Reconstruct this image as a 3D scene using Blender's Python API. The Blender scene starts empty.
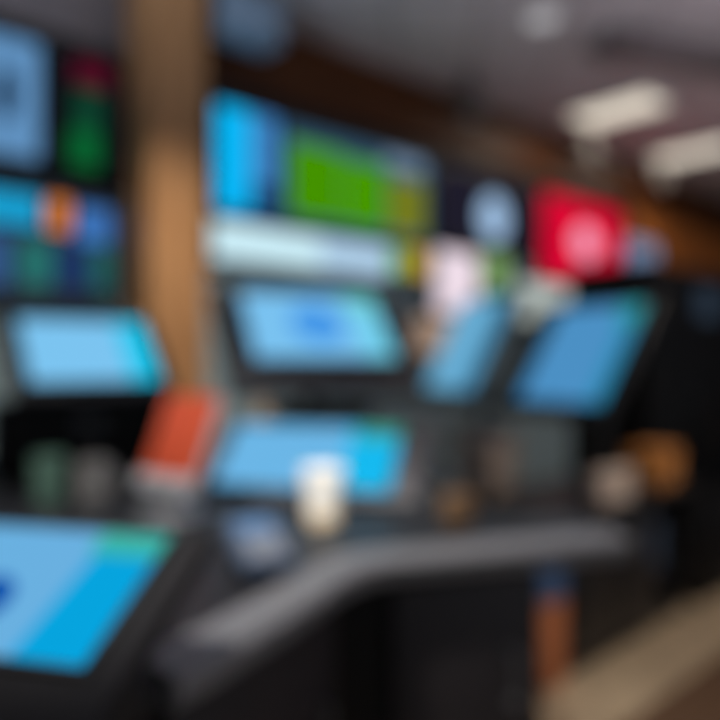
import bpy, bmesh, math, random
from mathutils import Vector, Matrix
random.seed(4)
S = bpy.context.scene
C = S.collection
F, H = 700.0, 1.40                       # focal length in pixels of a 720 frame, eye height
R = math.radians
U = Vector((0.742, 0.670, 0)).normalized()    # along the signage wall
N = Vector((U.y, -U.x, 0))                    # out of that wall, into the room
WALL0 = Vector((-1.0, 4.67, 0))
ROW0 = Vector((0.857, 3.0, 0))                # front line of the low cabinets
RZ = math.atan2(U.y, U.x)

# ------------------------------------------------------------------ materials
def lin(c):
    f = lambda v: v / 12.92 if v <= 0.04045 else ((v + 0.055) / 1.055) ** 2.4
    return tuple(f(x / 255.0) for x in c) + (1.0,)

def new_mat(name):
    m = bpy.data.materials.new(name); m.use_nodes = True
    return m, m.node_tree.nodes, m.node_tree.links

def mat(name, rgb, rough=0.5, metal=0.0, var=0.12, scale=30.0, emit=0.0, spec=0.5, bump=0.0):
    m, n, l = new_mat(name)
    b = n['Principled BSDF']
    tc = n.new('ShaderNodeTexCoord'); no = n.new('ShaderNodeTexNoise')
    no.inputs['Scale'].default_value = scale; no.inputs['Detail'].default_value = 4
    l.new(tc.outputs['Object'], no.inputs['Vector'])
    rp = n.new('ShaderNodeValToRGB'); c = lin(rgb)
    rp.color_ramp.elements[0].position = 0.3; rp.color_ramp.elements[1].position = 0.7
    rp.color_ramp.elements[0].color = tuple(x * (1 - var) for x in c[:3]) + (1,)
    rp.color_ramp.elements[1].color = tuple(min(1, x * (1 + var)) for x in c[:3]) + (1,)
    l.new(no.outputs['Fac'], rp.inputs['Fac'])
    l.new(rp.outputs['Color'], b.inputs['Base Color'])
    b.inputs['Roughness'].default_value = rough; b.inputs['Metallic'].default_value = metal
    b.inputs['Specular IOR Level'].default_value = spec
    if emit:
        l.new(rp.outputs['Color'], b.inputs['Emission Color']); b.inputs['Emission Strength'].default_value = emit
    if bump:
        bp = n.new('ShaderNodeBump'); bp.inputs['Strength'].default_value = bump; bp.inputs['Distance'].default_value = 0.004
        l.new(no.outputs['Fac'], bp.inputs['Height']); l.new(bp.outputs['Normal'], b.inputs['Normal'])
    return m

def wood(name, a, b_, scale=(1, 14, 1), rough=0.5):
    m, n, l = new_mat(name); b = n['Principled BSDF']
    tc = n.new('ShaderNodeTexCoord'); mp = n.new('ShaderNodeMapping'); no = n.new('ShaderNodeTexNoise')
    mp.inputs['Scale'].default_value = scale; no.inputs['Scale'].default_value = 3.5; no.inputs['Detail'].default_value = 8
    no.inputs['Distortion'].default_value = 0.6
    rp = n.new('ShaderNodeValToRGB')
    rp.color_ramp.elements[0].position = 0.3; rp.color_ramp.elements[1].position = 0.72
    rp.color_ramp.elements[0].color = lin(a); rp.color_ramp.elements[1].color = lin(b_)
    l.new(tc.outputs['Object'], mp.inputs['Vector']); l.new(mp.outputs['Vector'], no.inputs['Vector'])
    l.new(no.outputs['Fac'], rp.inputs['Fac']); l.new(rp.outputs['Color'], b.inputs['Base Color'])
    b.inputs['Roughness'].default_value = rough; b.inputs['Specular IOR Level'].default_value = 0.25
    return m

def tiles(name, a, b_, mortar, size, msize, rough=0.5, rot=0.0):
    m, n, l = new_mat(name); b = n['Principled BSDF']
    tc = n.new('ShaderNodeTexCoord'); mp = n.new('ShaderNodeMapping'); br = n.new('ShaderNodeTexBrick')
    mp.inputs['Rotation'].default_value = (0, 0, rot)
    br.offset = 0.0; br.inputs['Scale'].default_value = 1.0
    br.inputs['Brick Width'].default_value = size; br.inputs['Row Height'].default_value = size
    br.inputs['Mortar Size'].default_value = msize
    br.inputs['Color1'].default_value = lin(a); br.inputs['Color2'].default_value = lin(b_); br.inputs['Mortar'].default_value = lin(mortar)
    l.new(tc.outputs['Object'], mp.inputs['Vector']); l.new(mp.outputs['Vector'], br.inputs['Vector'])
    l.new(br.outputs['Color'], b.inputs['Base Color']); b.inputs['Roughness'].default_value = rough
    return m

def screen_mat(name, base, band=None, corner=None, blob=None, bx=0.72, slant=0.0, bpos=(0.5, 0.5), brad=(0.13, 0.2), k=1.0, top=None):
    """lit picture on a screen: field colour, side band, coloured top corner, round emblem, title bar"""
    m, n, l = new_mat(name)
    for x in list(n): n.remove(x)
    out = n.new('ShaderNodeOutputMaterial'); em = n.new('ShaderNodeEmission'); em.inputs['Strength'].default_value = k
    l.new(em.outputs[0], out.inputs['Surface'])
    tc = n.new('ShaderNodeTexCoord'); sp = n.new('ShaderNodeSeparateXYZ'); l.new(tc.outputs['Generated'], sp.inputs[0])
    X, Y = sp.outputs['X'], sp.outputs['Y']
    def mth(op, a, b=None, clamp=False):
        q = n.new('ShaderNodeMath'); q.operation = op; q.use_clamp = clamp
        for i, v in enumerate((a, b)):
            if v is None: continue
            if isinstance(v, (int, float)): q.inputs[i].default_value = v
            else: l.new(v, q.inputs[i])
        return q.outputs[0]
    step = lambda v, e, w=0.02: mth('MULTIPLY', mth('SUBTRACT', v, e), 1.0 / w, True)
    col = n.new('ShaderNodeRGB'); col.outputs[0].default_value = lin(base); cur = col.outputs[0]
    def over(cur, fac, rgb):
        mx = n.new('ShaderNodeMix'); mx.data_type = 'RGBA'
        l.new(fac, mx.inputs['Factor']); l.new(cur, mx.inputs['A']); mx.inputs['B'].default_value = lin(rgb)
        return mx.outputs['Result']
    if top: cur = over(cur, step(Y, 0.88), top)
    if band: cur = over(cur, step(mth('ADD', X, mth('MULTIPLY', mth('SUBTRACT', Y, 0.5), slant)), bx), band)
    if corner: cur = over(cur, mth('MULTIPLY', step(X, 0.74), step(Y, 0.78)), corner)
    if blob:
        ex = mth('DIVIDE', mth('SUBTRACT', X, bpos[0]), brad[0]); ey = mth('DIVIDE', mth('SUBTRACT', Y, bpos[1]), brad[1])
        d = mth('ADD', mth('MULTIPLY', ex, ex), mth('MULTIPLY', ey, ey))
        cur = over(cur, step(mth('SUBTRACT', 1.0, d), 0.0, 0.1), blob)
    l.new(cur, em.inputs['Color'])
    return m

def glow(name, rgb, k=1.0):
    return screen_mat(name, rgb, k=k)

M = dict(
    black=mat('black_plastic', (22, 23, 26), 0.45, var=0.1, scale=120),
    charcoal=mat('charcoal_plastic', (44, 46, 50), 0.5, var=0.1, scale=120),
    bluegrey=mat('blue_grey_plastic', (70, 84, 96), 0.5, var=0.08, scale=90),
    steel=mat('brushed_steel', (150, 152, 156), 0.35, 0.8, 0.08, 60),
    band=mat('grey_edge_laminate', (146, 146, 149), 0.5, 0.0, 0.05, 60),
    worktop=mat('dark_worktop', (38, 39, 42), 0.5, var=0.15, scale=80),
    carcass=mat('dark_laminate', (52, 46, 48), 0.55, var=0.08, scale=50),
    jet=mat('jet_black_coat', (5, 5, 6), 0.55, var=0.1, scale=60, spec=0.25),
    wall=mat('teal_grey_paint', (160, 188, 198), 0.7, var=0.05, scale=6, bump=0.1),
    side=mat('grey_wall_paint', (90, 90, 95), 0.7, var=0.05, scale=6),
    fascia=wood('dark_stained_wood', (58, 28, 8), (98, 54, 18), (1, 12, 12)),
    copperwood=wood('copper_brown_wood', (170, 96, 42), (206, 128, 64), (1, 12, 12), 0.6),
    oak=wood('light_brown_wood', (168, 122, 80), (204, 156, 108), (10, 10, 0.8)),
    backing=mat('dark_backing_board', (30, 28, 32), 0.6, scale=20),
    ceiling=tiles('ceiling_tiles', (205, 197, 204), (196, 188, 196), (140, 134, 140), 0.6, 0.012, 0.8, -RZ),
    floor=tiles('beige_floor_tiles', (196, 176, 146), (182, 162, 134), (120, 106, 88), 0.36, 0.006, 0.4, -RZ),
    carpet=mat('brown_carpet', (100, 74, 52), 0.9, var=0.25, scale=160, bump=0.6),
    duct=mat('dark_grey_metal', (128, 120, 124), 0.6, 0.1, 0.06, 30),
    warmgrey=mat('warm_grey_plastic', (31, 28, 29), 0.6, var=0.06, scale=90),
    midgrey=mat('mid_grey_plastic', (74, 72, 75), 0.5, var=0.06, scale=90),
    white=mat('white_plastic', (225, 224, 226), 0.5, var=0.03, scale=60),
    paper=mat('white_card', (238, 236, 230), 0.6, var=0.03, scale=60),
    sleeve=mat('beige_card', (206, 184, 150), 0.7, var=0.06, scale=80),
    tan=mat('tan_card', (172, 132, 92), 0.7, var=0.08, scale=50),
    beige=mat('beige_card_box', (226, 206, 190), 0.7, var=0.06, scale=40),
    amber=mat('orange_brown_card', (216, 142, 72), 0.65, var=0.08, scale=40),
    orange=mat('orange_red_print', (226, 92, 58), 0.5, var=0.08, scale=25),
    rust=mat('rust_orange_panel', (200, 122, 78), 0.55, var=0.1, scale=30),
    blue=mat('blue_plastic', (82, 118, 168), 0.45, var=0.06, scale=60),
    pale=mat('pale_blue_grey_plastic', (140, 168, 194), 0.5, var=0.05, scale=60),
    slate=mat('slate_blue_box', (92, 112, 140), 0.6, var=0.06, scale=60),
    green=mat('green_glass', (120, 160, 142), 0.3, var=0.05, scale=20),
    soffit=mat('grey_soffit_paint', (128, 122, 124), 0.7, var=0.04, scale=8),
    lampgrey=mat('grey_lamp_paint', (82, 80, 80), 0.6, var=0.04, scale=40),
    grey=mat('grey_ceramic', (150, 148, 146), 0.4, var=0.05, scale=40),
    greybrown=mat('grey_brown_card', (150, 136, 126), 0.7, var=0.06, scale=40),
    clear=mat('clear_acrylic', (205, 208, 212), 0.2, var=0.03, scale=40),
    key=mat('pale_key', (170, 176, 186), 0.5, var=0.03),
    glowpanel=glow('warm_light_panel', (250, 238, 220), 1.05),
)

# ------------------------------------------------------------------ mesh helpers
def bm_new(): return bmesh.new()

def box(bm, lo, hi, bevel=0.0, mtx=None, seg=2):
    t = bmesh.new()
    bmesh.ops.create_cube(t, size=1.0)
    s = [hi[i] - lo[i] for i in range(3)]; c = [(hi[i] + lo[i]) / 2 for i in range(3)]
    for v in t.verts: v.co = Vector((v.co.x * s[0] + c[0], v.co.y * s[1] + c[1], v.co.z * s[2] + c[2]))
    if bevel: bmesh.ops.bevel(t, geom=t.edges[:], offset=min(bevel, min(s) * 0.45), segments=seg, profile=0.5, affect='EDGES')
    if mtx: t.transform(mtx)
    merge(bm, t)
    return bm

def merge(bm, t):
    me = bpy.data.meshes.new('scratch'); t.to_mesh(me); t.free(); bm.from_mesh(me); bpy.data.meshes.remove(me)

def lathe(bm, prof, seg=32, mtx=None):
    t = bmesh.new(); rings = []
    for r, z in prof:
        rings.append([t.verts.new((r * math.cos(2 * math.pi * i / seg), r * math.sin(2 * math.pi * i / seg), z)) for i in range(seg)])
    for a, b in zip(rings, rings[1:]):
        for i in range(seg): t.faces.new((a[i], a[(i + 1) % seg], b[(i + 1) % seg], b[i]))
    t.faces.new(rings[0][::-1]); t.faces.new(rings[-1])
    if mtx: t.transform(mtx)
    merge(bm, t); return bm

def tube(bm, pts, r, seg=14):
    pts = [Vector(p) for p in pts]; t = bmesh.new(); rings = []
    for i, p in enumerate(pts):
        d = (pts[min(i + 1, len(pts) - 1)] - pts[max(i - 1, 0)]).normalized()
        a = d.cross(Vector((0.3, 0.2, 0.93)) if abs(d.z) < 0.9 else Vector((1, 0, 0))).normalized(); b = d.cross(a)
        rings.append([t.verts.new(p + (a * math.cos(2 * math.pi * k / seg) + b * math.sin(2 * math.pi * k / seg)) * r) for k in range(seg)])
    for a, b in zip(rings, rings[1:]):
        for i in range(seg): t.faces.new((a[i], a[(i + 1) % seg], b[(i + 1) % seg], b[i]))
    t.faces.new(rings[0][::-1]); t.faces.new(rings[-1])
    merge(bm, t); return bm

def prism(bm, poly, z0, z1, bevel=0.0):
    t = bmesh.new()
    lo = [t.verts.new((x, y, z0)) for x, y in poly]; hi = [t.verts.new((x, y, z1)) for x, y in poly]
    t.faces.new(lo[::-1]); top = t.faces.new(hi)
    for i in range(len(poly)):
        j = (i + 1) % len(poly); t.faces.new((lo[i], lo[j], hi[j], hi[i]))
    bmesh.ops.recalc_face_normals(t, faces=t.faces[:])
    if bevel: bmesh.ops.bevel(t, geom=[e for e in top.edges], offset=bevel, segments=2, profile=0.5, affect='EDGES')
    merge(bm, t); return bm

def obj(name, bm, m, parent=None, mtx=None, smooth=True):
    me = bpy.data.meshes.new(name)
    bmesh.ops.recalc_face_normals(bm, faces=bm.faces[:])
    bm.to_mesh(me); bm.free()
    me.materials.append(m)
    if smooth:
        for p in me.polygons: p.use_smooth = True
        me.set_sharp_from_angle(angle=R(35))
    o = bpy.data.objects.new(name, me); C.objects.link(o)
    if parent: o.parent = parent
    if mtx is not None: o.matrix_basis = mtx
    return o

def tag(o, label, cat, group=None, kind=None):
    o['label'] = label; o['category'] = cat
    if group: o['group'] = group
    if kind: o['kind'] = kind
    return o

def thing(name, loc, label, cat, rz=0.0, group=None):
    o = bpy.data.objects.new(name, None); C.objects.link(o); o.empty_display_size = 0.1
    o.location = loc; o.rotation_euler = (0, 0, rz)
    return tag(o, label, cat, group)

def struct(name, bm, m, mtx=None, label=None):
    o = obj(name, bm, m, None, mtx, smooth=False); o['kind'] = 'structure'
    if label: o['label'] = label
    return o

def wall_m(t, off, z):                   # frame on the signage wall: x along it, y up, z out of it
    p = WALL0 + U * t + N * off; p.z = z
    return Matrix.Translation(p) @ Matrix(((U.x, 0, N.x, 0), (U.y, 0, N.y, 0), (0, 1, 0, 0), (0, 0, 0, 1)))

def wt(px, off=0.06):                    # where a line of sight in plan meets the wall front
    k = (px - 360) / F; o = WALL0 + N * off
    return (k * o.y - o.x) / (U.x - U.y * k)

# ------------------------------------------------------------------ the room
CEIL = 3.75
MW = Matrix.Translation(WALL0) @ Matrix.Rotation(RZ, 4, 'Z')      # x along wall, -y into room
b = bm_new(); box(b, (-4.5, -9.0, -0.10), (11.2, 0.15, 0.0)); struct('floor', b, M['floor'], MW, 'beige tiled shop floor')
b = bm_new(); box(b, (-4.5, -9.0, CEIL), (11.2, 0.15, CEIL + 0.1)); struct('ceiling', b, M['ceiling'], MW, 'grey tiled ceiling')
b = bm_new(); box(b, (-4.5, 0.0, 0.0), (11.2, 0.15, CEIL)); struct('wall_back', b, M['wall'], MW, 'teal grey wall behind the screens')
b = bm_new(); box(b, (-4.65, -9.0, 0.0), (-4.5, 0.15, CEIL)); struct('wall_left', b, M['side'], MW)
b = bm_new(); box(b, (11.2, -9.0, 0.0), (11.35, 0.15, CEIL)); struct('wall_right', b, M['side'], MW)
b = bm_new(); box(b, (-0.30, -0.10, 3.24), (11.2, -0.001, CEIL), 0.01); struct('trim_1', b, M['fascia'], MW, 'dark wooden fascia above the wall screens')
b = bm_new(); box(b, (-4.5, -0.12, 3.22), (-0.31, -0.001, CEIL), 0.01); struct('trim_4', b, M['soffit'], MW, 'grey soffit above the top left screens')
b = bm_new(); box(b, (-4.5, -0.03, 2.40), (5.75, -0.001, 3.24)); struct('trim_2', b, M['backing'], MW, 'dark board behind the wall screens')
b = bm_new(); box(b, (5.75, -0.04, 2.40), (11.2, -0.001, 3.24)); struct('trim_3', b, M['copperwood'], MW, 'brown wood panelling past the red sign')
b = bm_new(); box(b, (-4.5, -0.02, 0.0), (11.2, -0.001, 0.10)); struct('baseboard_back', b, M['backing'], MW)
# wooden column in front of the wall
b = bm_new(); box(b, (-0.175, -0.155, 0), (0.175, 0.155, CEIL), 0.012); box(b, (-0.20, -0.18, 0), (0.20, 0.18, 0.12), 0.01)
struct('column', b, M['oak'], Matrix.Translation((-1.125, 4.06, 0)) @ Matrix.Rotation(RZ, 4, 'Z'), 'light brown wooden column between the wall screens')
# carpet on the public side
mr = Matrix.Translation(ROW0) @ Matrix.Rotation(RZ, 4, 'Z')
b = bm_new(); box(b, (-0.7, -3.2, 0.001), (7.0, -0.34, 0.013), 0.005)
tag(obj('carpet', b, M['carpet'], None, mr), 'brown carpet beside the beige tile border, bottom right of the photo', 'carpet')

# ------------------------------------------------------------------ ceiling fittings
def ceiling_light(x, y, label):
    t = thing('ceiling_light', (x, y, CEIL), label, 'ceiling light', RZ, 'ceiling light panels')
    b = bm_new()
    for lo, hi in (((-0.26, -0.42, -0.05), (-0.23, 0.42, 0)), ((0.23, -0.42, -0.05), (0.26, 0.42, 0)), ((-0.23, -0.42, -0.05), (0.23, -0.39, 0)), ((-0.23, 0.39, -0.05), (0.23, 0.42, 0))): box(b, lo, hi, 0.004)
    obj('frame', b, M['white'], t)
    b = bm_new(); box(b, (-0.23, -0.39, -0.04), (0.23, 0.39, -0.02), 0.004); obj('diffuser', b, M['glowpanel'], t)
    return t
ceiling_light(2.38, 6.48, 'lit rectangular ceiling panel, the nearer of two, above the red sign')
ceiling_light(3.72, 7.80, 'lit rectangular ceiling panel at the right edge, farther of two')

t = thing('ceiling_downlight', (1.25, 4.80, CEIL), 'small round white downlight alone on the grey ceiling', 'downlight')
b = bm_new(); lathe(b, [(0.14, 0.0), (0.14, -0.012), (0.11, -0.022), (0.10, -0.010)]); obj('trim_ring', b, M['white'], t)
b = bm_new(); lathe(b, [(0.10, -0.012), (0.06, -0.024), (0.01, -0.027)]); obj('diffuser', b, glow('soft_white_lens', (186, 184, 188)), t)
t = thing('ceiling_duct', (2.45, 5.28, CEIL), 'dark grey duct running along the ceiling, top right', 'duct', math.atan2(0.34, 1.05))
b = bm_new(); box(b, (-0.75, -0.17, -0.11), (2.2, 0.17, 0.0), 0.015); obj('channel', b, M['duct'], t)
for x in (-0.6, 0.4, 1.4):
    b = bm_new(); box(b, (x - 0.02, -0.18, -0.12), (x + 0.02, 0.18, 0.0), 0.004); obj('hanging_strap', b, M['black'], t)

def spotlight(px, label, drop=0.12, off=0.45):
    p = WALL0 + U * wt(px, off) + N * off
    t = thing('ceiling_spotlight', (p.x, p.y, CEIL), label, 'spotlight', RZ, 'spotlights along the fascia')
    b = bm_new(); lathe(b, [(0.05, 0), (0.05, -0.02), (0.012, -0.025), (0.012, -drop)], 20); obj('stem', b, M['lampgrey'], t)
    mt = Matrix.Translation((0, 0, -drop)) @ Matrix.Rotation(R(-12), 4, 'X')
    b = bm_new(); lathe(b, [(0.05, 0.02), (0.09, 0.0), (0.095, -0.26), (0.085, -0.27), (0.08, -0.24)], 24, mt); obj('lamp_head', b, M['lampgrey'], t)
    b = bm_new(); lathe(b, [(0.08, -0.235), (0.05, -0.245)], 24, mt); obj('lens', b, M['clear'], t)
spotlight(468, 'grey spotlight hanging in front of the fascia above the dark display, leftmost of three')
spotlight(588, 'grey spotlight hanging above the red sign, middle of three')
spotlight(655, 'grey spotlight hanging past the red sign, farthest of three')

t = thing('ceiling_speaker', (-0.71, 4.28, CEIL), 'pale blue grey speaker box under the ceiling right of the column', 'speaker', RZ)
b = bm_new(); box(b, (-0.18, -0.11, -0.40), (0.22, 0.11, -0.12), 0.015); obj('casing', b, M['pale'], t)
b = bm_new(); box(b, (-0.16, -0.118, -0.38), (0.20, -0.108, -0.14), 0.004); obj('grille', b, M['pale'], t)
b = bm_new(); box(b, (-0.03, -0.03, -0.13), (0.05, 0.03, 0.0), 0.004); obj('ceiling_mount', b, M['black'], t)

# ------------------------------------------------------------------ screens and signs on the wall
def wall_display(name, p0, p1, z0, z1, screen, label, cat='screen', group=None, frame=0.03, depth=0.07, tilesets=(), fm=None):
    a, c = wt(p0), wt(p1); t0, t1 = min(a, c), max(a, c)
    m = wall_m((t0 + t1) / 2, 0, (z0 + z1) / 2)
    o = thing(name, m.translation, label, cat, 0, group); o.rotation_euler = m.to_euler()
    w, h = (t1 - t0) / 2, (z1 - z0) / 2
    d = depth
    b = bm_new(); box(b, (-w * 0.5, -h * 0.5, 0.03), (w * 0.5, h * 0.5, 0.05)); obj('wall_mount', b, M['black'], o)
    b = bm_new(); box(b, (-w, -h, 0.05), (w, h, 0.05 + d), 0.006)
    obj('housing', b, fm or M['black'], o)
    b = bm_new()
    for lo, hi in (((-w, -h, 0), (w, -h + frame, 0)), ((-w, h - frame, 0), (w, h, 0)), ((-w, -h + frame, 0), (-w + frame, h - frame, 0)), ((w - frame, -h + frame, 0), (w, h - frame, 0))):
        box(b, (lo[0], lo[1], 0.05 + d), (hi[0], hi[1], 0.062 + d), 0.003)
    obj('frame', b, fm or M['black'], o)
    b = bm_new(); box(b, (-w + frame, -h + frame, 0.05 + d), (w - frame, h - frame, 0.056 + d)); sc = obj('screen', b, screen, o, smooth=False)
    for (x0, y0, x1, y1, mm, nm) in tilesets:                    # lit tiles shown on the screen, in fractions of it
        W, Hh = (w - frame) * 2, (h - frame) * 2
        b = bm_new(); box(b, (-W / 2 + x0 * W, -Hh / 2 + y0 * Hh, 0.0562 + d), (-W / 2 + x1 * W, -Hh / 2 + y1 * Hh, 0.058 + d)); obj(nm, b, mm, sc, smooth=False)
    return o

G = 'screens in a band along the back wall'
wall_display('wall_screen', -45, 41, 2.46, 3.15, screen_mat('pale_blue_picture', (96, 144, 190), blob=(10, 30, 58), bpos=(0.54, 0.52), brad=(0.15, 0.24), k=1.0), 'wall screen with a pale blue picture and dark emblem, top left corner', 'screen', G)
wall_display('wall_screen', 43, 122, 2.44, 3.15, glow('black_list_page', (10, 13, 20)), 'black wall screen with a dark red heading over a green column, left of the column', 'screen', G,
    tilesets=((0.30, 0.76, 0.80, 0.98, glow('dark_red_block', (84, 12, 36)), 'heading_block'), (0.30, 0.36, 0.70, 0.72, glow('dim_green_block', (14, 66, 46)), 'list_block'), (0.24, 0.04, 0.66, 0.36, glow('green_block', (8, 100, 48)), 'list_block')))
T3 = lambda c, n='t': glow('tile_%d_%d_%d' % c, c)
wall_display('wall_screen', -45, 114, 1.74, 2.34, glow('slate_page', (38, 52, 74)), 'wall screen of coloured tiles with one orange, under the top left screens', 'screen', None,
    tilesets=((0.02, 0.66, 0.47, 0.97, T3((22, 160, 210)), 'tile'), (0.52, 0.64, 0.68, 0.97, T3((215, 120, 20)), 'tile'), (0.73, 0.56, 0.97, 0.92, T3((62, 118, 190)), 'tile'),
              (0.02, 0.06, 0.26, 0.52, T3((52, 92, 140)), 'tile'), (0.34, 0.06, 0.55, 0.52, T3((38, 112, 106)), 'tile'), (0.59, 0.06, 0.80, 0.52, T3((28, 52, 96)), 'tile'), (0.84, 0.06, 0.98, 0.52, T3((34, 96, 92)), 'tile')))
wall_display('wall_screen', 208, 275, 2.37, 3.10, screen_mat('cyan_and_blue_page', (6, 184, 248), band=(62, 128, 190), bx=0.52), 'bright cyan and blue wall screen right beside the column', 'screen', G, frame=0.02,
    tilesets=((0.55, 0.03, 0.98, 0.30, T3((20, 62, 104)), 'tile'),))
wall_display('wall_screen', 276.5, 424, 2.37, 3.09, glow('grey_blue_page', (52, 84, 108)), 'wall screen with bright green and olive columns', 'screen', G, frame=0.02,
    tilesets=((0.03, 0.06, 0.36, 0.84, T3((68, 146, 0)), 'list_block'), (0.37, 0.06, 0.67, 0.80, T3((70, 150, 0)), 'list_block'), (0.70, 0.06, 0.96, 0.72, T3((118, 124, 6)), 'list_block'), (0.66, 0.84, 0.97, 0.98, T3((120, 142, 168)), 'title_block')))
wall_display('lightbox_sign', 205, 385, 2.05, 2.32, screen_mat('white_lightbox', (204, 238, 248), band=(176, 208, 234), bx=0.55), 'long glowing white lightbox under the cyan and green screens', 'lightbox', frame=0.012, fm=M['bluegrey'])
wall_display('wall_sign', 386, 404, 2.10, 2.32, glow('leaf_green', (112, 176, 72)), 'small green lit sign at the end of the white lightbox', 'sign', frame=0.01, depth=0.04, fm=M['bluegrey'])
wall_display('wall_sign', 405.5, 425, 2.10, 2.33, glow('amber_yellow', (206, 160, 40)), 'small amber yellow lit sign under the green screen', 'sign', frame=0.01, depth=0.04, fm=M['bluegrey'])
wall_display('wall_screen', 429, 527, 2.42, 3.10, screen_mat('dark_purple_page', (30, 28, 42), blob=(166, 200, 236), bpos=(0.57, 0.44), brad=(0.15, 0.36)), 'dark wall screen with a pale blue oval, left of the red sign', 'screen', G)
wall_display('lightbox_sign', 536, 616, 2.22, 3.13, screen_mat('red_sign_face', (220, 8, 52), blob=(255, 165, 195), bpos=(0.52, 0.50), brad=(0.16, 0.22)), 'bright red square lit sign with a pale round emblem', 'sign', None, frame=0.015)
wall_display('wall_screen', 619, 652, 2.42, 2.86, glow('hazy_blue_page', (120, 142, 176)), 'small hazy blue wall screen just past the red sign', 'screen', None)
wall_display('lightbox_sign', 431, 476, 1.80, 2.38, glow('pale_pink_face', (240, 222, 234)), 'pale pink lit poster below the dark screen with a pale oval', 'poster', None, frame=0.015, depth=0.04, fm=M['bluegrey'])
wall_display('wall_sign', 479, 504, 2.04, 2.42, glow('soft_green_face', (118, 158, 92)), 'soft green lit sign between the pink poster and the pale grey poster', 'sign', None, frame=0.01, depth=0.04, fm=M['bluegrey'])
wall_display('lightbox_sign', 512, 566, 1.78, 2.19, glow('pale_grey_face', (186, 196, 192)), 'pale grey lit poster on the wall below the red sign', 'poster', None, frame=0.015, depth=0.04, fm=M['bluegrey'])
wall_display('lightbox_sign', 410, 464, 1.44, 1.78, glow('tan_face', (160, 134, 116)), 'tan lit poster low on the wall below the pink poster', 'poster', None, frame=0.015, depth=0.04, fm=M['bluegrey'])

# ------------------------------------------------------------------ the counter
def smooth_poly(p, n=3):
    p = [Vector((x, y, 0)) for x, y in p]
    for _ in range(n):
        q = [p[0]]
        for a, c in zip(p, p[1:]): q += [a * 0.75 + c * 0.25, a * 0.25 + c * 0.75]
        q.append(p[-1]); p = q
    return p
EDGE = smooth_poly([(-0.262, 0.985), (-0.242, 1.02), (-0.205, 1.085), (-0.10, 1.30), (-0.02, 1.49), (0.05, 1.555), (0.12, 1.58), (0.40, 1.66), (0.672, 1.75)], 3)
def offset(pl, d):
    out = []
    for i, p in enumerate(pl):
        t = (pl[min(i + 1, len(pl) - 1)] - pl[max(i - 1, 0)]).normalized()
        out.append(p + Vector((-t.y, t.x, 0)) * d)
    return out
TOPZ = 0.95; ON = TOPZ + 0.001
counter = thing('service_counter', (-0.5, 2.2, 0), 'long dark service counter with a curved light grey top edge', 'counter')
CO = Vector((-0.5, 2.2, 0))
rel = lambda pl: [((p - CO).x, (p - CO).y) for p in pl]
inner = offset(EDGE, 0.02)
back = [Vector(p) for p in ((0.60, 2.04, 0), (0.36, 2.06, 0), (0.34, 3.25, 0), (-1.95, 3.25, 0), (-1.95, 0.91, 0), (-0.32, 0.91, 0))]
b = bm_new(); prism(b, rel(inner + back), 0.905, TOPZ, 0.0); obj('worktop', b, M['worktop'], counter)
# grey edge band: swept cross-section
b = bm_new(); prof = [(0.088, 0.905), (0.0, 0.905), (-0.008, 0.915), (-0.01, 0.945), (0.0, 0.957), (0.012, 0.960), (0.088, 0.958)]
rings = []
for k in range(len(EDGE)):
    rings.append([b.verts.new(Vector((offset(EDGE, o)[k].x, offset(EDGE, o)[k].y, z)) - CO) for o, z in prof])
for a, c in zip(rings, rings[1:]):
    for i in range(len(prof)): b.faces.new((a[i], a[(i + 1) % len(prof)], c[(i + 1) % len(prof)], c[i]))
b.faces.new(rings[0][::-1]); b.faces.new(rings[-1])
obj('edge_band', b, M['band'], counter)['label'] = 'light grey curved edge of the counter top'
bod = [p for p in offset(EDGE, 0.05) if p.x < 0.44] + [Vector((0.44, 1.76, 0)), Vector((0.42, 2.02, 0)), Vector((0.32, 2.04, 0)), Vector((0.30, 3.2, 0)), Vector((-1.9, 3.2, 0)), Vector((-1.9, 0.96, 0)), Vector((-0.36, 0.96, 0))]
b = bm_new(); prism(b, rel(bod), 0.08, 0.904); obj('body', b, M['jet'], counter)  # jet black paints in the shadow gap at the inner corner
kick = [p for p in offset(EDGE, 0.10) if p.x < 0.40] + [Vector((0.40, 1.83, 0)), Vector((0.38, 1.97, 0)), Vector((0.28, 1.99, 0)), Vector((0.26, 3.15, 0)), Vector((-1.85, 3.15, 0)), Vector((-1.85, 1.01, 0)), Vector((-0.42, 1.01, 0))]
b = bm_new(); prism(b, rel(kick), 0.0, 0.08); obj('plinth', b, M['black'], counter)
def counter_door(p, q, hx):
    p, q = Vector(p), Vector(q); t = (q - p).normalized(); n = Vector((t.y, -t.x, 0)); L = (q - p).length
    m = Matrix(((t.x, 0, n.x, p.x - CO.x), (t.y, 0, n.y, p.y - CO.y), (0, 1, 0, 0), (0, 0, 0, 1)))
    b = bm_new(); box(b, (0.0, 0.10, 0.0), (L, 0.885, 0.018), 0.004); d = obj('door', b, M['carcass'], counter, m)
    b = bm_new(); tube(b, [(hx, 0.58, 0.018), (hx, 0.58, 0.045), (hx, 0.70, 0.045), (hx, 0.70, 0.018)], 0.008, 10); obj('handle', b, M['steel'], d)
off5 = offset(EDGE, 0.05)
def on_edge(y):  return min(off5[:], key=lambda p: abs(p.y - y))
counter_door(on_edge(1.03), on_edge(1.49), 0.44)
xs = lambda x: min(off5, key=lambda p: abs(p.x - x) + (5 if p.y < 1.5 else 0))
counter_door(xs(0.07), xs(0.425), 0.30)

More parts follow.
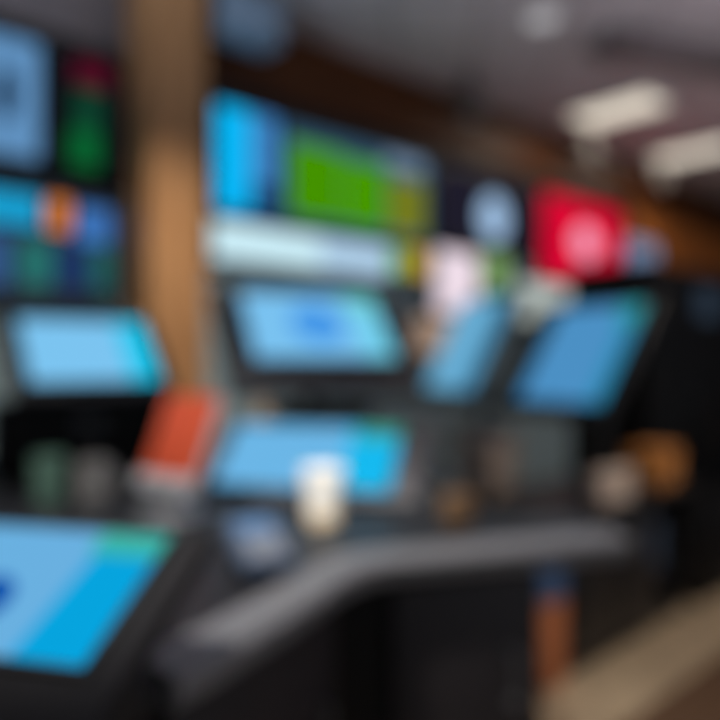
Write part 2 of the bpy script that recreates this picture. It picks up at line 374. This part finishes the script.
# ------------------------------------------------------------------ touch screen terminals
def frame_m(c, yaw, rec):
    r = Vector((math.cos(yaw), -math.sin(yaw), 0)); fw = Vector((math.sin(yaw), math.cos(yaw), 0))
    u = Vector((0, 0, 1)) * math.cos(rec) + fw * math.sin(rec); n = r.cross(u)
    return Matrix(((r.x, u.x, n.x, c[0]), (r.y, u.y, n.y, c[1]), (r.z, u.z, n.z, c[2]), (0, 0, 0, 1))), r, u, n, fw

def terminal(label, c, yaw, rec, w, h, mar, pic, base_z, thick=0.045, stand='pole', basew=0.30, based=0.22, back=0.08, body=None, pole_r=0.035, shell=None, wf=0.12):
    """mar = housing margins left, right, top, bottom around the lit screen"""
    l, r_, t_, b_ = mar; yaw, rec = R(yaw), R(rec); shell = shell or M['charcoal']
    m, rv, uv, nv, fw = frame_m((0, 0, 0), yaw, rec)
    bp = Vector((c[0], c[1], base_z)) + fw * back
    root = thing('touch_screen_terminal', bp, label, 'touch screen terminal', -yaw, 'touch screen terminals')
    bc = root.matrix_basis.inverted() if False else (Matrix.Translation(bp) @ Matrix.Rotation(-yaw, 4, 'Z')).inverted()
    ms = bc @ frame_m(c, yaw, rec)[0]                            # screen frame inside the terminal
    b = bm_new(); box(b, (-w / 2 - l, -h / 2 - b_, -thick), (w / 2 + r_, h / 2 + t_, 0.0), 0.016, seg=3); hs = obj('housing', b, shell, root, ms)
    b = bm_new(); rim = 0.012                                    # raised lip round the glass
    X0, X1, Y0, Y1 = -w / 2, w / 2, -h / 2, h / 2
    for lo, hi in (((X0 - rim, Y0 - rim), (X1 + rim, Y0)), ((X0 - rim, Y1), (X1 + rim, Y1 + rim)), ((X0 - rim, Y0), (X0, Y1)), ((X1, Y0), (X1 + rim, Y1))):
        box(b, (lo[0], lo[1], -0.001), (hi[0], hi[1], 0.006), 0.002)
    obj('bezel', b, M['black'], root, ms)
    b = bm_new(); box(b, (X0, Y0, 0.0), (X1, Y1, 0.004)); obj('screen', b, pic, root, ms, smooth=False)
    b = bm_new(); box(b, (-w * 0.28, -h * 0.28, -thick - 0.03), (w * 0.28, h * 0.28, -thick + 0.002), 0.012); obj('rear_cover', b, M['black'], root, ms)
    b = bm_new(); lathe(b, [(0.006, 0.0), (0.006, 0.003), (0.003, 0.004)], 16, Matrix.Translation((0, h / 2 + t_ * 0.55, 0))); obj('camera', b, M['steel'], hs)
    p_at = ms @ Vector((0, -h * 0.1, -thick - 0.02))             # where the stand meets the back
    if stand == 'pole':
        b = bm_new(); box(b, (-basew / 2, -based / 2, 0), (basew / 2, based / 2, 0.022), 0.008, seg=3); obj('base', b, shell, root)
        b = bm_new(); tube(b, [(0, 0.0, 0.015), (0, 0.0, max(0.05, p_at.z * 0.55)), (0, p_at.y * 0.35, p_at.z * 0.8), tuple(p_at)], pole_r, 18); obj('neck', b, shell, root)
        b = bm_new(); box(b, (-0.06, -0.06, -thick - 0.05), (0.06, 0.06, -thick - 0.015), 0.01, Matrix.Translation((0, 0, 0))); obj('hinge', b, M['black'], root, ms @ Matrix.Translation((0, -h * 0.1, 0)))
    else:                                                        # wedge body that the screen lies on
        low = ms @ Vector((0, -h / 2 - b_, -thick)); hi = ms @ Vector((0, h / 2 + t_, -thick))
        ww = w * 0.30; t2 = bmesh.new()
        fr = wf; y0, y1 = low.y + fr * (hi.y - low.y), hi.y - 0.02
        za, zb = low.z + (hi.z - low.z) * fr, hi.z - (hi.z - low.z) * (0.02 / max(1e-3, hi.y - low.y))
        za, zb = max(za - 0.004, 0.004), zb - 0.004
        q = [(y0, 0), (y1 + 0.04, 0), (y1 + 0.02, zb * 0.9), (y1, zb), (y0, za)]
        vs = [[t2.verts.new((sx, y, z)) for y, z in q] for sx in (-ww, ww)]
        for i in range(5): t2.faces.new((vs[0][i], vs[0][(i + 1) % 5], vs[1][(i + 1) % 5], vs[1][i]))
        t2.faces.new(vs[0][::-1]); t2.faces.new(vs[1])
        bmesh.ops.recalc_face_normals(t2, faces=t2.faces[:])
        b = bm_new(); merge(b, t2); obj('wedge_body', b, M['black'], root)
    if body:                                                     # printer and reader block under the screen
        bw, bd, bh, by = body
        b = bm_new(); box(b, (-bw / 2, by - bd / 2, 0.02), (bw / 2, by + bd / 2, bh), 0.015, seg=3); bb = obj('printer_block', b, M['jet'], root)
        b = bm_new(); box(b, (-0.05, by - bd / 2 - 0.004, bh * 0.68), (0.05, by - bd / 2 + 0.004, bh * 0.68 + 0.012), 0.002); obj('ticket_slot', b, M['steel'], bb)
    return root

terminal('large touch screen lying low on the counter at the bottom left corner', (-0.524, 1.0, 1.080), 13.9, 63.7, 0.446, 0.238, (0.05, 0.062, 0.026, 0.11),
    screen_mat('near_screen_picture', (106, 176, 224), band=(6, 164, 222), corner=(60, 180, 170), blob=(14, 84, 172), bx=0.76, slant=-0.02, bpos=(0.52, 0.36), brad=(0.10, 0.20)), ON, thick=0.03, stand='wedge', back=0.05, wf=0.76, shell=M['warmgrey'])
s = 2.9 / 2.3
terminal('upright touch screen on a stand with a deep blue spot, below the white lightbox', (-0.139 * s, 2.9, H + 0.113 * s), -23.1, 43.1, 0.474 * s, 0.302 * s, (0.12, 0.09, 0.035, 0.165),
    screen_mat('middle_screen_picture', (122, 194, 240), band=(116, 210, 238), corner=(112, 208, 206), blob=(70, 152, 232), bx=0.78, bpos=(0.5, 0.52), brad=(0.20, 0.30)), ON, basew=0.42, based=0.26, back=0.10, body=(0.5, 0.14, 0.26, -0.04))
s = 2.6 / 2.3
terminal('touch screen with a cyan right side on a black printer block, far left', (-0.887 * s, 2.6, H + 0.031 * s), -36.6, 43.8, 0.404 * s, 0.282 * s, (0.055, 0.05, 0.035, 0.06),
    screen_mat('left_screen_picture', (124, 196, 240), band=(20, 200, 240), bx=0.76), ON, basew=0.46, based=0.30, back=0.12, body=(0.62, 0.20, 0.30, -0.02), shell=M['black'])
s = 2.3 / 1.9
terminal('low tilted touch screen with a cyan right side, behind the white paper cup', (-0.140 * s, 2.3, H - 0.278 * s + 0.020), 14.8, 50.1, 0.486 * s, 0.226 * s, (0.06, 0.10, 0.03, 0.03),
    screen_mat('low_screen_picture', (108, 182, 230), band=(22, 186, 240), corner=(64, 164, 150), bx=0.70), ON, thick=0.03, stand='wedge', back=0.05, shell=M['midgrey'])
s = 3.5 / 3.2
terminal('tall touch screen with plain blue picture turned left, standing on the low dark cabinet', (1.005 * s, 3.5, H + 0.032 * s), 60.3, 33.7, 0.50 * s, 0.525 * s, (0.20, 0.06, 0.05, 0.07),
    screen_mat('right_screen_picture', (76, 144, 196), band=(40, 138, 178), corner=(44, 150, 160), bx=0.84), 0.721, basew=0.22, based=0.18, back=0.16, shell=M['black'])
s = 4.2 / 3.7
terminal('tall pale blue touch screen turned left, farther back behind a dark bezel', (0.563 * s, 4.2, H + 0.082 * s), 70.1, 26.6, 0.529 * s, 0.532 * s, (0.04, 0.08, 0.03, 0.07),
    screen_mat('far_screen_picture', (108, 176, 214), band=(80, 146, 184), bx=0.66), 0.981, basew=0.30, based=0.24, back=0.11, shell=M['bluegrey'])
# pedestal of the farther screen
fw = Vector((math.sin(R(70.1)), math.cos(R(70.1)), 0)); p = Vector((0.563 * s, 4.2, 0)) + fw * 0.11
t = thing('display_pedestal', p, 'slim blue grey pedestal carrying the farther pale blue screen', 'pedestal', -R(70.1))
b = bm_new(); box(b, (-0.17, -0.14, 0.04), (0.17, 0.14, 0.95), 0.01); obj('body', b, M['grey'], t)
b = bm_new(); box(b, (-0.19, -0.16, 0.95), (0.19, 0.16, 0.98), 0.008); obj('top', b, M['grey'], t)
b = bm_new(); box(b, (-0.20, -0.17, 0.0), (0.20, 0.17, 0.04), 0.008); obj('foot_plate', b, M['black'], t)

# ------------------------------------------------------------------ things on the counter
def cup(x, y, z, h, r, m1, m2, label, cat='cup', lid=True):
    t = thing('paper_cup', (x, y, z), label, cat)
    b = bm_new(); lathe(b, [(r * 0.70, 0.0), (r * 0.72, 0.004), (r * 0.98, h * 0.92), (r, h * 0.94)], 32); obj('cup_body', b, m1, t)
    b = bm_new(); lathe(b, [(r * 0.74 + 0.003, h * 0.04), (r * 0.78 + 0.003, h * 0.24)], 32); obj('sleeve', b, m2, t)
    if lid:
        b = bm_new(); lathe(b, [(r * 1.05, h * 0.92), (r * 1.06, h * 0.95), (r * 0.96, h * 0.97), (r * 0.9, h), (r * 0.8, h), (r * 0.74, h * 0.985)], 32); obj('lid', b, M['paper'], t)
    return t
cup(-0.102, 1.93, ON, 0.150, 0.060, M['paper'], M['sleeve'], 'white paper cup with beige sleeve in front of the low tilted touch screen')
t = thing('bottle', (-0.365, 2.60, ON), 'beige bottle standing behind the low tilted touch screen', 'bottle')
b = bm_new(); lathe(b, [(0.045, 0.0), (0.05, 0.01), (0.05, 0.17), (0.045, 0.235), (0.022, 0.255), (0.022, 0.27)], 28); obj('body', b, M['sleeve'], t)
b = bm_new(); lathe(b, [(0.028, 0.265), (0.028, 0.300), (0.024, 0.304)], 24); obj('cap', b, M['beige'], t)
# orange leaflets in a tilted holder
m, rv, uv, nv, fw = frame_m((0, 0, 0), R(35.2), R(23.1)); c = Vector((-0.523, 2.05, 1.183))
bp = Vector((c.x, c.y, ON)) + fw * 0.0
t = thing('leaflet_holder', bp, 'orange red leaflet in a pale tilted holder between the touch screens', 'leaflet holder', -R(35.2))
bc = (Matrix.Translation(bp) @ Matrix.Rotation(-R(35.2), 4, 'Z')).inverted(); ms = bc @ frame_m(c, R(35.2), R(23.1))[0]
b = bm_new(); box(b, (-0.125, -0.17, -0.012), (0.125, 0.11, -0.006), 0.002); box(b, (-0.125, -0.17, 0.006), (0.125, -0.125, 0.010), 0.002); box(b, (-0.125, -0.17, -0.012), (0.125, -0.162, 0.010), 0.002); obj('holder', b, M['clear'], t, ms)
b = bm_new(); box(b, (-0.11, -0.16, -0.005), (0.11, 0.118, 0.005), 0.001); obj('leaflet', b, M['orange'], t, ms)
b = bm_new(); box(b, (-0.09, -0.09, 0.0), (0.09, 0.08, 0.010), 0.003); obj('base', b, M['clear'], t)
b = bm_new(); box(b, (-0.02, -0.005, 0.008), (0.02, 0.055, 0.20), 0.003); obj('prop', b, M['clear'], t)
# payment pad
t = thing('payment_pad', (-0.212, 1.475, ON), 'small blue grey payment pad on the counter below the low tilted screen', 'card reader', R(25))
mp = Matrix.Translation((0, 0, 0.058)) @ Matrix.Rotation(R(22), 4, 'X')
b = bm_new(); box(b, (-0.055, -0.085, -0.02), (0.055, 0.085, 0.02), 0.012, seg=3); obj('body', b, M['slate'], t, mp)
b = bm_new(); box(b, (-0.042, 0.018, 0.019), (0.042, 0.072, 0.023), 0.002); obj('screen', b, glow('pad_picture', (104, 138, 178)), t, mp, smooth=False)
for iy in range(4):
    for ix in range(3):
        b = bm_new(); box(b, (-0.040 + ix * 0.028, -0.074 + iy * 0.021, 0.019), (-0.016 + ix * 0.028, -0.058 + iy * 0.021, 0.025), 0.003); obj('key', b, M['key'], t, mp)
b = bm_new(); box(b, (-0.045, -0.06, 0.0), (0.045, 0.07, 0.03), 0.006); obj('foot', b, M['black'], t)
# small tan box
t = thing('card_box', (0.268, 1.93, ON), 'small tan card box on the dark counter left of the low cabinet', 'box', R(20))
b = bm_new(); box(b, (-0.036, -0.026, 0), (0.036, 0.026, 0.075), 0.002); obj('box_body', b, M['tan'], t)
b = bm_new(); box(b, (-0.038, -0.028, 0.066), (0.038, 0.028, 0.080), 0.002); obj('lid', b, M['tan'], t)
# mug and glass in front of the left terminal
t = thing('drinking_glass', (-0.985, 2.22, ON), 'greenish drinking glass below the far left touch screen', 'glass')
b = bm_new(); lathe(b, [(0.045, 0), (0.046, 0.006), (0.052, 0.145), (0.048, 0.145), (0.045, 0.012), (0.01, 0.012)], 32); obj('glass_wall', b, M['green'], t)
t = thing('mug', (-0.845, 2.22, ON), 'grey mug right of the greenish glass', 'mug', R(-20))
b = bm_new(); lathe(b, [(0.045, 0), (0.05, 0.006), (0.053, 0.13), (0.047, 0.13), (0.043, 0.012), (0.01, 0.012)], 32); obj('mug_body', b, M['grey'], t)
b = bm_new(); tube(b, [(0.05, 0, 0.10), (0.075, 0, 0.105), (0.088, 0, 0.085), (0.088, 0, 0.05), (0.075, 0, 0.03), (0.05, 0, 0.032)], 0.007, 10); obj('handle', b, M['grey'], t)

# ------------------------------------------------------------------ low cabinet, tower, boxes
HT = 0.72
cab = thing('low_cabinet', ROW0 + U * 0.06, 'low dark cabinet with doors and an open bay under the blue touch screen', 'cabinet', RZ)
L = 1.29; D = 0.60
b = bm_new()
for lo, hi in (((0, 0, 0.06), (0.02, D, HT - 0.03)), ((L - 0.02, 0, 0.06), (L, D, HT - 0.03)), ((0.80, 0.02, 0.06), (0.82, D, HT - 0.03)), ((0, 0.02, 0.06), (L, D, 0.08)), ((0, D - 0.015, 0.06), (L, D, HT - 0.03)), ((0.82, 0.03, 0.24), (L - 0.02, D - 0.015, 0.255))): box(b, lo, hi, 0.002)
obj('carcass', b, M['black'], cab)
b = bm_new(); box(b, (-0.01, -0.015, HT - 0.03), (L + 0.01, D, HT), 0.005); obj('top', b, M['worktop'], cab)
b = bm_new(); box(b, (0.02, 0.05, 0), (L - 0.02, D - 0.02, 0.06)); obj('plinth', b, M['black'], cab)
for x in (0.005, 0.405):
    b = bm_new(); box(b, (x, -0.012, 0.07), (x + 0.39, 0.006, HT - 0.04), 0.003); d = obj('door', b, M['black'], cab)
    hx = x + (0.34 if x < 0.2 else 0.05)
    b = bm_new(); tube(b, [(hx, -0.012, 0.45), (hx, -0.035, 0.45), (hx, -0.035, 0.57), (hx, -0.012, 0.57)], 0.006, 10); obj('handle', b, M['black'], d)
def carton(name, t_, n_, z, sx, sy, sz, m, label, lidm=None, rot=0.0, cat='box'):
    p = ROW0 + U * t_ + N * n_; p.z = z
    t = thing(name, p, label, cat, RZ + rot)
    b = bm_new(); box(b, (-sx / 2, -sy / 2, 0), (sx / 2, sy / 2, sz), 0.004); obj('box_body', b, m, t)
    b = bm_new(); box(b, (-sx / 2 - 0.003, -sy / 2 - 0.003, sz * 0.82), (sx / 2 + 0.003, sy / 2 + 0.003, sz + 0.004), 0.003); obj('lid', b, lidm or m, t)
    return t
carton('storage_box', 0.50, -0.028, HT + 0.001, 0.30, 0.06, 0.15, M['beige'], 'pale beige box on the low cabinet under the blue touch screen')
carton('storage_box', 1.14, -0.13, HT + 0.001, 0.30, 0.18, 0.19, M['amber'], 'orange brown box on the low cabinet beside the black tower', rot=R(4))
carton('storage_box', 0.19, -0.50, HT + 0.001, 0.20, 0.13, 0.26, M['greybrown'], 'grey brown carton at the back of the low cabinet, behind the tan box')
carton('storage_box', 1.10, -0.25, 0.256, 0.24, 0.26, 0.24, M['slate'], 'slate blue box in the open bay of the low cabinet')
# slim bin
p = ROW0 + U * -0.022 + N * -0.07
t = thing('slim_bin', p, 'slim orange bin with a blue top between the counter and the low cabinet', 'bin', RZ)
b = bm_new(); box(b, (-0.068, -0.07, 0.0), (0.068, 0.07, 0.37), 0.008); obj('bin_body', b, M['rust'], t)
b = bm_new(); box(b, (-0.07, -0.073, 0.37), (0.07, 0.073, 0.64), 0.012); ld = obj('bin_top', b, M['blue'], t); ld['label'] = 'blue top of the bin'
b = bm_new(); box(b, (-0.045, -0.0745, 0.50), (0.045, -0.069, 0.58), 0.003); obj('flap', b, M['black'], ld)
# black tower
p = ROW0 + U * 1.47 + N * -0.30
tw = thing('kiosk_tower', p, 'tall jet black kiosk with a small dim screen at the right edge', 'kiosk', RZ)
b = bm_new(); box(b, (0, 0, 0.05), (1.75, 0.55, 2.00), 0.02, seg=3); obj('body', b, M['jet'], tw)
b = bm_new(); box(b, (0.02, 0.02, 0), (1.73, 0.53, 0.05)); obj('plinth', b, M['black'], tw)
b = bm_new(); box(b, (0.0, -0.295, 0.0), (1.75, 0.0, 0.62), 0.02, seg=3); obj('lower_cabinet', b, M['jet'], tw)
b = bm_new(); box(b, (0.60, -0.02, 1.66), (1.00, 0.004, 1.90), 0.006); sf = obj('screen_surround', b, M['black'], tw)
b = bm_new(); box(b, (0.62, -0.024, 1.68), (0.98, -0.019, 1.88)); obj('screen', b, glow('dim_slate_picture', (42, 54, 68)), sf, smooth=False)
b = bm_new(); box(b, (0.45, -0.015, 0.75), (1.15, 0.004, 1.55), 0.004); d = obj('service_door', b, M['jet'], tw)
b = bm_new(); lathe(b, [(0.014, 0), (0.014, 0.012), (0.01, 0.016)], 18, Matrix.Translation((0.52, -0.014, 1.15)) @ Matrix.Rotation(R(90), 4, 'X')); obj('lock', b, M['steel'], d)

# ------------------------------------------------------------------ light
def area(name, loc, rot, sx, sy, power, col):
    l = bpy.data.lights.new(name, 'AREA'); l.shape = 'RECTANGLE'; l.size = sx; l.size_y = sy; l.energy = power; l.color = col
    o = bpy.data.objects.new(name, l); C.objects.link(o); o.location = loc; o.rotation_euler = rot; return o
def spot(name, loc, target, power, size, blend, col, r=0.05):
    l = bpy.data.lights.new(name, 'SPOT'); l.energy = power; l.spot_size = R(size); l.spot_blend = blend; l.color = col; l.shadow_soft_size = r
    o = bpy.data.objects.new(name, l); C.objects.link(o); o.location = loc
    o.rotation_euler = (Vector(target) - Vector(loc)).to_track_quat('-Z', 'Y').to_euler(); return o
WARM = (1.0, 0.86, 0.70)
area('panel_light_near', (2.34, 6.45, CEIL - 0.06), (0, 0, RZ), 0.55, 0.85, 12, WARM)
area('panel_light_far', (3.72, 7.80, CEIL - 0.06), (0, 0, RZ), 0.55, 0.85, 12, WARM)
spot('column_fill', (-0.1, 2.2, CEIL - 0.2), (-1.1, 4.0, 1.35), 240, 48, 1.0, WARM)  # added lamp without a fixture, lights the lower column and leaves its top dark
spot('floor_fill', (2.6, 1.9, CEIL - 0.1), (1.5, 3.15, 0.3), 180, 62, 0.8, WARM)  # extra lamp with no fitting, added to brighten the floor and the boxes
spot('cup_fill', (-0.3, -0.9, 3.0), (-0.104, 1.93, 1.04), 620, 11, 0.7, (1.0, 0.96, 0.9))  # narrow extra lamp put in only to whiten the cup
spot('counter_fill', (-1.0, 0.7, CEIL - 0.1), (-0.35, 1.85, 1.0), 250, 44, 0.8, (1.0, 0.95, 0.9))  # added lamp from front left, lifts the leaflet, cup and counter edge
spot('ceiling_fill_near', (2.7, 2.5, 2.2), (2.5, 2.9, CEIL), 120, 142, 0.9, (0.95, 0.9, 0.95))  # made-up lamp out of view, added to lighten the ceiling
spot('ceiling_fill_left', (-1.5, 2.2, 2.25), (-1.0, 2.3, CEIL), 120, 140, 0.9, (0.80, 0.88, 1.0))  # unseen lamp added to raise the left part of the ceiling
spot('ceiling_fill_far', (5.6, 5.2, 2.2), (5.0, 5.6, CEIL), 70, 150, 1.0, (1.0, 0.88, 0.84))  # unseen lamp added for the brightness of the far ceiling
w = bpy.data.worlds.new('shop_ambient'); S.world = w; w.use_nodes = True
bg = w.node_tree.nodes['Background']; bg.inputs['Color'].default_value = (0.80, 0.88, 1.0, 1); bg.inputs['Strength'].default_value = 0.35

# ------------------------------------------------------------------ camera: a wide aperture focused close, so the whole shop is out of focus
cam = bpy.data.cameras.new('camera'); co = bpy.data.objects.new('camera', cam); C.objects.link(co)
co.location = (0, 0, H); co.rotation_euler = (R(90), 0, 0)
cam.sensor_width = 36; cam.lens = 35; cam.clip_start = 0.02
cam.dof.use_dof = True; cam.dof.focus_distance = 0.30; cam.dof.aperture_fstop = 1.95
S.camera = co
S.view_settings.view_transform = 'Standard'; S.view_settings.look = 'None'; S.view_settings.gamma = 1; S.view_settings.exposure = 0
S.view_settings.use_curve_mapping = False
S.cycles.use_denoising = True
